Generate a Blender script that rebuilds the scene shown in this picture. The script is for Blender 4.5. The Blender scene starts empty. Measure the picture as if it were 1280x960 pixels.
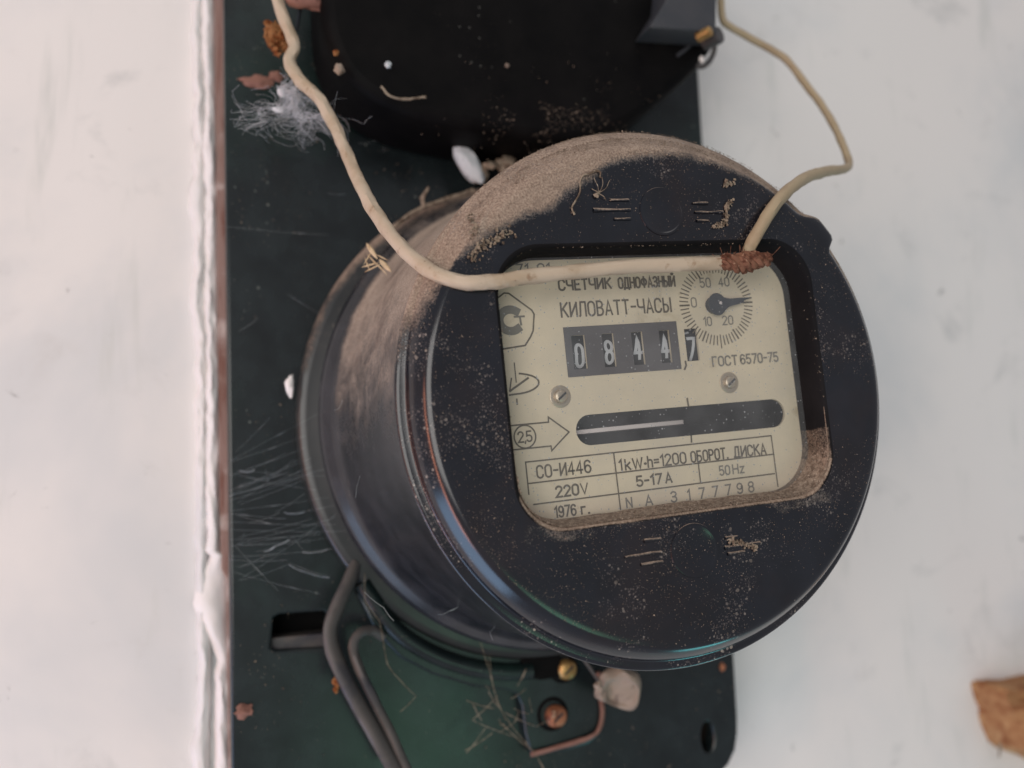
import bpy, math, random
from math import sin, cos, pi, radians, hypot, atan2
from mathutils import Vector, Matrix, noise
random.seed(7)
S = 0.01                                   # everything below is written in centimetres
scene = bpy.context.scene
COL = scene.collection

# ------------------------------------------------------------------ camera
CAMP = Vector((-10.45992635, -18.5998547, -1.5956487))
RX = Vector((0.945191538852961, -0.3241357296412722, -0.03935712960408365))
RD = Vector((-0.00743183064735042, 0.09914860990013429, -0.9950448839364475))
RF = Vector((0.3264318041704601, 0.9408005005976403, 0.09130550531718921))
FPX = 1120.1
cd = bpy.data.cameras.new('camera'); cam = bpy.data.objects.new('camera', cd); COL.objects.link(cam)
M = Matrix((( RX.x, -RD.x, -RF.x, CAMP.x*S), (RX.y, -RD.y, -RF.y, CAMP.y*S), (RX.z, -RD.z, -RF.z, CAMP.z*S), (0, 0, 0, 1)))
cam.matrix_world = M
cd.sensor_width = 36; cd.lens = FPX/1280*36; cd.clip_start = 0.005; cd.clip_end = 20
cd.dof.use_dof = True; cd.dof.focus_distance = 0.214; cd.dof.aperture_fstop = 8.0
scene.camera = cam

# ------------------------------------------------------------------ world and lamps
w = bpy.data.worlds.new('World'); scene.world = w; w.use_nodes = True
wb = w.node_tree.nodes['Background']; wb.inputs[0].default_value = (0.92, 0.92, 1.0, 1); wb.inputs[1].default_value = 0.30
def area(name, loc, target, size, power, color, size_y=None):
    l = bpy.data.lights.new(name, 'AREA'); l.energy = power; l.color = color; l.shape = 'RECTANGLE'
    l.size = size*S; l.size_y = (size_y or size)*S
    o = bpy.data.objects.new(name, l); COL.objects.link(o); o.location = Vector(loc)*S
    o.rotation_euler = (Vector(target)-Vector(loc)).to_track_quat('-Z', 'Y').to_euler(); return o
area('window_light', (-60, -78, 2), (-4, 6, 0), 70, 5.4, (1.0, 0.96, 0.915))
area('doorway_light', (-48, -1, -48), (-6, 0, -4), 30, 1.4, (0.42, 0.66, 1.0), 44)
area('orange_streak_light', (-58, -17, -20), (-5, 0, -3), 6, .95, (1.0, 0.36, 0.20), 60)  # narrow orange lamp added for the streak on the left rim
area('ceiling_bounce', (10, -40, 80), (0, 4, 4), 60, 1.3, (1.0, 0.95, 0.90))
area('teal_rim_light', (30, 2, -52), (2, 2, -6), 13, .20, (0.20, 0.90, 0.95))  # teal lamp added below right for the sheen on the lower rim
area('foliage_glow', (8, -46, -27), (-4, 9.5, -9.5), 13, .10, (0.40, 1.0, 0.62))
scene.view_settings.view_transform = 'Standard'; scene.view_settings.look = 'None'
scene.view_settings.exposure = 0.10; scene.view_settings.gamma = 1
scene.cycles.max_bounces = 8; scene.cycles.transparent_max_bounces = 12

# ------------------------------------------------------------------ helpers
def at(u, v, Y):
    """photo pixel (1280 x 960) -> point in the room at depth Y"""
    d = RX*((u-640)/FPX) + RD*((v-480)/FPX) + RF
    return CAMP + d*((Y-CAMP.y)/d.y)
ROLL = 0.065
CR, SR = cos(ROLL), sin(ROLL)
def loc(u, v, Y):
    p = at(u, v, Y); return Vector((p.x*CR+p.z*SR, Y, -p.x*SR+p.z*CR))     # into the meter's own frame
def lin(c): c /= 255; return c/12.92 if c <= .04045 else ((c+.055)/1.055)**2.4
def rgb(r, g, b): return (lin(r), lin(g), lin(b), 1)

def tag(o, label=None, cat=None, group=None, kind=None):
    if label: o['label'] = label
    if cat: o['category'] = cat
    if group: o['group'] = group
    if kind: o['kind'] = kind
    return o
def empty(name, p=(0, 0, 0)):
    o = bpy.data.objects.new(name, None); COL.objects.link(o); o.location = Vector(p)*S; o.empty_display_size = .01; return o
MOFF = Vector((0, 9.5, 0))
def mesh(name, V, Fc, mat, parent=None, smooth=True, off=None, attr=None, sharp=None):
    """V in cm. parts of the meter: off = MOFF. top-level meshes are centred on themselves"""
    V = [Vector(v) for v in V]
    if parent is None and off is None:
        off = sum(V, Vector())/len(V); place = True
    else: place = False
    off = off or Vector((0, 0, 0))
    me = bpy.data.meshes.new(name)
    me.from_pydata([tuple((v-off)*S) for v in V], [], Fc)
    if attr:
        a = me.attributes.new('dust', 'FLOAT', 'POINT'); a.data.foreach_set('value', attr)
    if smooth:
        me.polygons.foreach_set('use_smooth', [True]*len(me.polygons))
        me.set_sharp_from_angle(angle=radians(sharp or 40))
    me.materials.append(mat); me.update()
    o = bpy.data.objects.new(name, me); COL.objects.link(o)
    if place: o.location = off*S
    if parent: o.parent = parent
    return o
def curve_shape(name, loops, y0, y1, mat, parent=None, off=None, bev=0.0, smooth=True, disp=None):
    """2D loops (x,z) filled with holes, extruded between depths y0 (front) and y1"""
    c = bpy.data.curves.new('t', 'CURVE'); c.dimensions = '2D'; c.fill_mode = 'BOTH'
    h = (y1-y0)/2; c.extrude = h-bev; c.bevel_depth = bev; c.bevel_resolution = 2; c.offset = -bev
    for L in loops:
        s = c.splines.new('POLY'); s.points.add(len(L)-1); s.use_cyclic_u = True
        for i, (x, z) in enumerate(L): s.points[i].co = (x, z, 0, 1)
    o = bpy.data.objects.new('t', c); COL.objects.link(o)
    dg = bpy.context.evaluated_depsgraph_get(); me = bpy.data.meshes.new_from_object(o.evaluated_get(dg))
    V = [(v.co.x, (y0+y1)/2-v.co.z, v.co.y) for v in me.vertices]; Fc = [tuple(p.vertices) for p in me.polygons]
    bpy.data.objects.remove(o); bpy.data.meshes.remove(me); bpy.data.curves.remove(c)
    if disp: V = [disp(Vector(v)) for v in V]
    ob = mesh(name, V, Fc, mat, parent, smooth, off, sharp=35)
    return ob
def rrect(x0, x1, z0, z1, r, n=8):
    P = []
    for cx, cz, a in ((x1-r, z1-r, 0), (x0+r, z1-r, 90), (x0+r, z0+r, 180), (x1-r, z0+r, 270)):
        for i in range(n+1): t = radians(a+90*i/n); P.append((cx+r*cos(t), cz+r*sin(t)))
    return P
def circle2(cx, cz, r, n=40, rz=None): return [(cx+r*cos(2*pi*i/n), cz+(rz or r)*sin(2*pi*i/n)) for i in range(n)]
def smooth_path(P, k=6):
    """Catmull-Rom through points (with radius as 4th value)"""
    P = [tuple(p) for p in P]; Q = [P[0]]+P+[P[-1]]; out = []
    for i in range(1, len(Q)-2):
        for j in range(k):
            t = j/k; a, b, c, d = Q[i-1], Q[i], Q[i+1], Q[i+2]
            out.append(tuple(.5*((2*b[m])+(-a[m]+c[m])*t+(2*a[m]-5*b[m]+4*c[m]-d[m])*t*t+(-a[m]+3*b[m]-3*c[m]+d[m])*t**3) for m in range(len(b))))
    out.append(P[-1]); return out
def tube_geo(P, r, n=8, V=None, Fc=None, caps=True, wob=0, flat=1.0):
    V = [] if V is None else V; Fc = [] if Fc is None else Fc
    P3 = [Vector(p[:3]) for p in P]; base = len(V); up = None
    for i, p in enumerate(P3):
        d = (P3[min(i+1, len(P3)-1)]-P3[max(i-1, 0)]).normalized()
        if up is None: up = d.orthogonal().normalized()
        up = (up-d*up.dot(d)).normalized(); s = d.cross(up)
        rr = (P[i][3] if len(P[i]) > 3 else r)
        for k in range(n):
            a = 2*pi*k/n; q = rr*(1+(wob*noise.noise(p*2.3+Vector((k*.7, 0, 0))) if wob else 0))
            V.append(p+up*cos(a)*q+s*sin(a)*q*flat)
    for i in range(len(P3)-1):
        for k in range(n):
            a = base+i*n+k; b = base+i*n+(k+1) % n; Fc.append((a, b, b+n, a+n))
    if caps:
        Fc.append(tuple(base+k for k in range(n))[::-1]); Fc.append(tuple(base+(len(P3)-1)*n+k for k in range(n)))
    return V, Fc
def lathe_geo(prof, c=(0, 0, 0), n=96, axis=None, capa=True, capb=True):
    """prof = (radius, depth) turned round the depth axis, or round `axis`"""
    V = []; Fc = []; c = Vector(c)
    q = Vector(axis).to_track_quat('Y', 'Z') if axis else None
    for r, y in prof:
        for k in range(n):
            a = 2*pi*k/n; v = Vector((r*cos(a), y, r*sin(a))); V.append(c+(q @ v if q else v))
    for i in range(len(prof)-1):
        for k in range(n):
            a = i*n+k; b = i*n+(k+1) % n; Fc.append((a, b, b+n, a+n))
    if capa: Fc.append(tuple(range(n))[::-1])
    if capb: Fc.append(tuple(len(V)-n+k for k in range(n)))
    return V, Fc
def blob_geo(c, r, V=None, Fc=None, n=10, m=7, rough=.25, q=None, seed=0):
    V = [] if V is None else V; Fc = [] if Fc is None else Fc; b = len(V); c = Vector(c)
    r = Vector(r) if hasattr(r, '__len__') else Vector((r, r, r))
    for i in range(m+1):
        t = pi*i/m
        for k in range(n):
            a = 2*pi*k/n; d = Vector((sin(t)*cos(a), sin(t)*sin(a), cos(t)))
            f = 1+rough*noise.noise(d*1.7+Vector((seed*3.1, seed, 0)))*1.6
            v = Vector((d.x*r.x, d.y*r.y, d.z*r.z))*f
            V.append(c+(q @ v if q else v))
    for i in range(m):
        for k in range(n):
            a = b+i*n+k; e = b+i*n+(k+1) % n; Fc.append((a, e, e+n, a+n))
    return V, Fc

# ------------------------------------------------------------------ materials
def mat(name, color, rough=.5, metal=0, spec=.5, mottle=None, bump=None, dust=None, specks=None, coat=0, alpha=None, streak=None, sss=0, dusty_nz=True):
    m = bpy.data.materials.new(name); m.use_nodes = True; nt = m.node_tree; N = nt.nodes; Lk = nt.links
    b = N['Principled BSDF']; b.inputs['Roughness'].default_value = rough; b.inputs['Metallic'].default_value = metal
    b.inputs['Specular IOR Level'].default_value = spec; b.inputs['Coat Weight'].default_value = coat; b.inputs['Coat Roughness'].default_value = .12
    if sss: b.inputs['Subsurface Weight'].default_value = sss; b.inputs['Subsurface Scale'].default_value = .002
    tc = N.new('ShaderNodeTexCoord'); mp = N.new('ShaderNodeMapping'); mp.inputs['Scale'].default_value = (100, 100, 100)
    Lk.new(tc.outputs['Object'], mp.inputs[0]); CO = mp.outputs[0]
    def nz(scale, detail=4, rou=.6, dist=0, co=None):
        n = N.new('ShaderNodeTexNoise'); n.inputs['Scale'].default_value = scale; n.inputs['Detail'].default_value = detail
        n.inputs['Roughness'].default_value = rou; n.inputs['Distortion'].default_value = dist; Lk.new(co or CO, n.inputs['Vector']); return n.outputs['Fac']
    def mr(x, a, c, lo=0, hi=1, sm=True):
        n = N.new('ShaderNodeMapRange'); n.interpolation_type = 'SMOOTHSTEP' if sm else 'LINEAR'
        Lk.new(x, n.inputs[0]); n.inputs[1].default_value = a; n.inputs[2].default_value = c; n.inputs[3].default_value = lo; n.inputs[4].default_value = hi; return n.outputs[0]
    def mth(op, x, y):
        n = N.new('ShaderNodeMath'); n.operation = op
        for i, q in enumerate((x, y)):
            if isinstance(q, (int, float)): n.inputs[i].default_value = q
            else: Lk.new(q, n.inputs[i])
        return n.outputs[0]
    def mix(f, x, y):
        n = N.new('ShaderNodeMix'); n.data_type = 'RGBA'; Lk.new(f, n.inputs[0])
        for i, q in ((6, x), (7, y)):
            if isinstance(q, tuple): n.inputs[i].default_value = q
            else: Lk.new(q, n.inputs[i])
        return n.outputs[2]
    rgbn = N.new('ShaderNodeRGB'); rgbn.outputs[0].default_value = color; C = rgbn.outputs[0]
    R = None
    hts = []
    for (sc, lo, hi, col2) in (mottle or []):
        C = mix(mr(nz(sc, 5, .6, .4), lo, hi), C, col2)
    if streak:
        mp2 = N.new('ShaderNodeMapping'); mp2.inputs['Scale'].default_value = streak[0]; Lk.new(CO, mp2.inputs[0])
        sn = nz(1, 4, .6, .3, mp2.outputs[0]); C = mix(mr(sn, streak[1], streak[2]), C, streak[3])
    D = None
    if dust:
        at_ = N.new('ShaderNodeAttribute'); at_.attribute_name = 'dust'
        D = at_.outputs['Fac']
        if dusty_nz:
            g = N.new('ShaderNodeNewGeometry'); sx = N.new('ShaderNodeSeparateXYZ'); Lk.new(g.outputs['Normal'], sx.inputs[0])
            D = mth('ADD', D, mr(sx.outputs['Z'], .35, .95, 0, dust.get('nz', .8)))
        n1 = nz(1.3, 5, .65, .3); n2 = nz(20, 4, .75); n3 = nz(60, 2, .7)
        D = mth('ADD', D, mth('MULTIPLY', mth('SUBTRACT', n1, .5), dust.get('big', .7)))
        D = mth('ADD', D, mth('MULTIPLY', mth('SUBTRACT', n2, .5), dust.get('mid', .5)))
        D = mth('ADD', D, mth('MULTIPLY', mth('SUBTRACT', n3, .5), .45))
        F = mr(D, dust.get('lo', .36), dust.get('hi', .66), 0, dust.get('max', .93))
        dc = mix(mr(n2, .35, .7), dust.get('c1', rgb(132, 112, 97)), dust.get('c2', rgb(184, 164, 146)))
        dc = mix(mr(n3, .58, .80), dc, rgb(112, 92, 79)); dc = mix(mr(nz(.8, 5, .65, .8), .45, .75, 0, .7), dc, rgb(104, 88, 78))
        # thin film of dust everywhere
        film = mth('MULTIPLY', mr(nz(.9, 5, .6, .2), .15, .95), dust.get('film', .06))
        C = mix(film, C, dust.get('fc', rgb(120, 112, 108))); C = mix(F, C, dc)
        R = mth('ADD', rough, mth('MULTIPLY', F, .95-rough)); hts.append((mth('MULTIPLY', mth('ADD', n3, n2), F), dust.get('bump', .6)))
    for (sc, th, amt, col2) in (specks or []):
        v = N.new('ShaderNodeTexVoronoi'); v.inputs['Scale'].default_value = sc; Lk.new(CO, v.inputs['Vector'])
        dsep = N.new('ShaderNodeSeparateColor'); Lk.new(v.outputs['Color'], dsep.inputs[0])
        big = mth('MULTIPLY', dsep.outputs[0], th); cov = mr(nz(.55, 3, .6), .42, .62, .15, 1)
        f = mth('MULTIPLY', mth('LESS_THAN', v.outputs['Distance'], mth('SUBTRACT', mth('MULTIPLY', big, cov), th*.25)), mth('MULTIPLY', dsep.outputs[1], amt))
        C = mix(f, C, col2)
    Lk.new(C, b.inputs['Base Color'])
    if R is not None: Lk.new(R, b.inputs['Roughness'])
    for (sc, st) in (bump or []): hts.append((nz(sc, 5, .6), st))
    nrm = None
    for h, st in hts:
        bp = N.new('ShaderNodeBump'); bp.inputs['Strength'].default_value = st; bp.inputs['Distance'].default_value = .0002; Lk.new(h, bp.inputs['Height'])
        if nrm: Lk.new(nrm, bp.inputs['Normal'])
        nrm = bp.outputs[0]
    if nrm: Lk.new(nrm, b.inputs['Normal'])
    return m
K = {}
TAN = rgb(160, 148, 135)
K['bakelite'] = mat('bakelite', rgb(15, 17, 23), .17, spec=.6, dust=dict(fc=rgb(92, 102, 122), lo=.34, hi=.78, film=.06, nz=.75, big=.9, mid=.7), bump=[(3, .03), (60, .05)],
    mottle=[(.30, .45, .7, rgb(28, 21, 22))], specks=[(4.5, .30, .9, TAN), (9, .48, .8, rgb(150, 140, 132)), (17, .7, .7, rgb(112, 104, 100)), (28, .8, .5, rgb(92, 84, 82))])
K['bakelite_matte'] = mat('bakelite_matte', rgb(17, 17, 20), .8, spec=.12, dust=dict(film=.05, nz=.75, big=.9, mid=.7, lo=.34, hi=.78))
K['bakelite_side'] = mat('bakelite_side', rgb(17, 20, 25), .26, spec=.6, dust=dict(fc=rgb(104, 104, 110), film=.24, nz=0.0, lo=.30, hi=.98, max=.9, c1=rgb(150, 134, 119), c2=rgb(190, 174, 158)), bump=[(2, .08)],
    specks=[(9, .22, .5, TAN)])
K['base'] = mat('base_bakelite', rgb(24, 29, 31), .30, spec=.55, dust=dict(film=.10, nz=.6), bump=[(2, .1)], specks=[(9, .3, .6, TAN)])
K['green'] = mat('green_black_paint', rgb(13, 19, 21), .27, spec=.5, dust=dict(fc=rgb(72, 88, 90), film=.20, nz=.35, lo=.5), bump=[(1.2, .12), (9, .05)],
    mottle=[(.13, .5, .72, rgb(20, 38, 33)), (.9, .55, .8, rgb(10, 13, 15))], specks=[(3.2, .22, .5, rgb(120, 126, 120)), (9, .25, .4, TAN)])  # broad green mottle puts the reflection of foliage into the paint colour
K['black'] = mat('black_bakelite', rgb(5, 5, 6), .6, spec=.08, dust=dict(film=.025, nz=.2, lo=.62, hi=.9), specks=[(3, .18, .45, rgb(110, 110, 106)), (8, .2, .3, TAN)], bump=[(2, .1)])
K['slate'] = mat('slate_grey', rgb(48, 53, 60), .45, spec=.4, dust=dict(film=.2, nz=.3, lo=.6), bump=[(2, .1)])  # grey of the terminal metal, and painted-in light on the block beside it
K['wall'] = mat('whitewash', rgb(230, 226, 223), .85, spec=.2, mottle=[(.07, .42, .66, rgb(214, 214, 214)), (.35, .56, .76, rgb(208, 206, 204)), (1.1, .68, .80, rgb(160, 158, 156))], streak=((.7, .7, .12), .56, .80, rgb(206, 206, 202)),
    bump=[(.25, .7), (1.6, .3), (10, .10)], specks=[(.45, .10, .6, rgb(150, 144, 142))])
K['wood'] = mat('red_brown_wood', rgb(150, 124, 116), .7, spec=.3, streak=((4, 4, .4), .45, .7, rgb(118, 78, 66)), mottle=[(.8, .5, .7, rgb(200, 184, 178))], bump=[(3, .3)])
K['plaster'] = mat('white_paint_ridge', rgb(232, 228, 226), .75, spec=.2, streak=((3, 3, .5), .55, .75, rgb(206, 200, 202)), bump=[(1, .5), (5, .15)])
K['brokenwood'] = mat('broken_wood', rgb(166, 122, 84), .8, spec=.2, streak=((.5, 2, 2.5), .42, .72, rgb(136, 84, 54)), mottle=[(.8, .5, .7, rgb(190, 152, 110))], bump=[(2.5, .8), (10, .4)])
K['dial'] = mat('printed_plate', rgb(236, 219, 194), .5, spec=.35, mottle=[(.35, .45, .75, rgb(222, 206, 182)), (1.1, .60, .80, rgb(196, 176, 146)), (3, .68, .8, rgb(168, 148, 120))], specks=[(3.5, .10, .6, rgb(110, 90, 74))], bump=[(6, .03)])
K['ink'] = mat('faded_ink', rgb(100, 90, 78), .7, spec=.2, mottle=[(5, .45, .8, rgb(132, 120, 102))])
K['ink2'] = mat('grey_ink', rgb(134, 128, 120), .7, spec=.2)
K['panel'] = mat('grey_register_mask', rgb(96, 91, 94), .6, spec=.3, specks=[(12, .24, .6, rgb(150, 145, 145))], bump=[(8, .06)])
K['wheel'] = mat('black_wheel', rgb(42, 42, 46), .5, spec=.4, specks=[(16, .26, .6, rgb(130, 130, 130))])
K['digit'] = mat('white_digit', rgb(206, 206, 212), .6)
K['needle'] = mat('blued_needle', rgb(62, 66, 74), .35, metal=.2)
K['alu'] = mat('aluminium', rgb(240, 226, 224), .45, metal=.15, bump=[(10, .05)])
K['screw'] = mat('plate_screw_metal', rgb(200, 184, 165), .35, metal=.7, bump=[(14, .2)])
K['brass'] = mat('brass', rgb(186, 150, 96), .42, metal=.75, mottle=[(3, .5, .7, rgb(120, 78, 50))], bump=[(8, .4)])
K['copper'] = mat('coppery_screw', rgb(176, 116, 84), .5, metal=.5, mottle=[(3, .45, .65, rgb(100, 54, 38)), (6, .6, .7, rgb(205, 180, 150))], bump=[(6, .5)])
K['wire'] = mat('cream_plastic_insulation', rgb(188, 171, 150), .5, spec=.35, mottle=[(.8, .42, .68, rgb(172, 152, 128)), (2.5, .60, .74, rgb(146, 120, 96)), (7, .66, .76, rgb(110, 80, 62))], specks=[(9, .24, .8, rgb(126, 94, 70))], bump=[(3, .2), (14, .15)], dust=dict(film=.0, nz=.22, lo=.6, hi=.9, c1=rgb(150, 126, 104), c2=rgb(170, 150, 128), max=.7))
K['wire2'] = mat('grimy_plastic_insulation', rgb(168, 150, 122), .55, spec=.35, mottle=[(.8, .45, .7, rgb(158, 138, 112)), (4, .62, .74, rgb(112, 92, 72))], specks=[(7, .26, .8, rgb(110, 88, 66))], bump=[(3, .3)])
K['rust'] = mat('rusty_strands', rgb(128, 90, 72), .9, spec=.15, mottle=[(4, .45, .6, rgb(86, 54, 42)), (9, .6, .7, rgb(166, 134, 112))], bump=[(12, .7)])
K['ochre'] = mat('ochre_rust', rgb(148, 104, 68), .9, spec=.1, mottle=[(3, .45, .6, rgb(110, 62, 34))], bump=[(8, .8)])
K['cable'] = mat('grey_cable', rgb(78, 74, 72), .5, spec=.4, dust=dict(film=.25, nz=.4), mottle=[(.5, .45, .65, rgb(40, 43, 52))], bump=[(3, .2)])
K['lead'] = mat('dull_lead', rgb(152, 136, 122), .7, spec=.3, mottle=[(1.5, .5, .7, rgb(112, 98, 88)), (4, .62, .72, rgb(78, 64, 54))], bump=[(3, .7), (10, .4)])
K['silk'] = mat('cobweb_silk', rgb(176, 180, 182), .6, spec=.5)
K['fluff'] = mat('cobweb_fluff', rgb(206, 204, 208), .7, spec=.3, sss=.2)
K['cocoon'] = mat('pale_cocoon', rgb(196, 202, 206), .55, spec=.4, streak=((6, 6, 1.5), .5, .7, rgb(150, 156, 160)), bump=[(6, .5)])
K['straw'] = mat('dry_straw', rgb(205, 182, 148), .7, spec=.3, mottle=[(4, .5, .7, rgb(160, 132, 100))], bump=[(8, .3)])
K['dustgrain'] = mat('dust_grains', rgb(150, 134, 119), .95, spec=.1, mottle=[(9, .40, .6, rgb(116, 101, 89)), (15, .58, .70, rgb(192, 176, 160))])
K['crumb'] = mat('dirt_crumbs', rgb(146, 132, 116), .95, spec=.1, mottle=[(6, .45, .6, rgb(100, 86, 74)), (9, .6, .7, rgb(180, 166, 148))], bump=[(10, .6)])
K['chip'] = mat('pinkish_stain', rgb(142, 104, 92), .8, spec=.2, mottle=[(3, .5, .7, rgb(96, 66, 58))], bump=[(5, .4)])
def glass_mat():
    m = bpy.data.materials.new('dusty_window_glass'); m.use_nodes = True; nt = m.node_tree; N = nt.nodes; Lk = nt.links; N.clear()
    out = N.new('ShaderNodeOutputMaterial'); tr = N.new('ShaderNodeBsdfTransparent'); gl = N.new('ShaderNodeBsdfGlossy'); df = N.new('ShaderNodeBsdfDiffuse')
    tr.inputs[0].default_value = (.97, .98, .97, 1); gl.inputs['Roughness'].default_value = .06; gl.inputs[0].default_value = (.9, .92, .95, 1); df.inputs[0].default_value = rgb(172, 174, 176)
    fr = N.new('ShaderNodeFresnel'); fr.inputs[0].default_value = 1.25
    tc = N.new('ShaderNodeTexCoord'); mp = N.new('ShaderNodeMapping'); mp.inputs['Scale'].default_value = (100,)*3; Lk.new(tc.outputs['Object'], mp.inputs[0])
    v = N.new('ShaderNodeTexVoronoi'); v.inputs['Scale'].default_value = 11; Lk.new(mp.outputs[0], v.inputs['Vector'])
    sp = N.new('ShaderNodeSeparateColor'); Lk.new(v.outputs['Color'], sp.inputs[0])
    a = N.new('ShaderNodeMath'); a.operation = 'MULTIPLY_ADD'; Lk.new(sp.outputs[0], a.inputs[0]); a.inputs[1].default_value = .36; a.inputs[2].default_value = -.12
    c = N.new('ShaderNodeMath'); c.operation = 'LESS_THAN'; Lk.new(v.outputs['Distance'], c.inputs[0]); Lk.new(a.outputs[0], c.inputs[1])
    n = N.new('ShaderNodeTexNoise'); n.inputs['Scale'].default_value = 1.2; n.inputs['Detail'].default_value = 6; Lk.new(mp.outputs[0], n.inputs['Vector'])
    r = N.new('ShaderNodeMapRange'); Lk.new(n.outputs['Fac'], r.inputs[0]); r.inputs[1].default_value = .3; r.inputs[2].default_value = .75; r.inputs[3].default_value = .12; r.inputs[4].default_value = .24
    s = N.new('ShaderNodeMath'); s.operation = 'MULTIPLY_ADD'; Lk.new(c.outputs[0], s.inputs[0]); s.inputs[1].default_value = .55; Lk.new(r.outputs[0], s.inputs[2])
    m1 = N.new('ShaderNodeMixShader'); m2 = N.new('ShaderNodeMixShader')
    Lk.new(fr.outputs[0], m1.inputs[0]); Lk.new(tr.outputs[0], m1.inputs[1]); Lk.new(gl.outputs[0], m1.inputs[2])
    Lk.new(s.outputs[0], m2.inputs[0]); Lk.new(m1.outputs[0], m2.inputs[1]); Lk.new(df.outputs[0], m2.inputs[2]); Lk.new(m2.outputs[0], out.inputs[0]); return m
K['glass'] = glass_mat()

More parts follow.
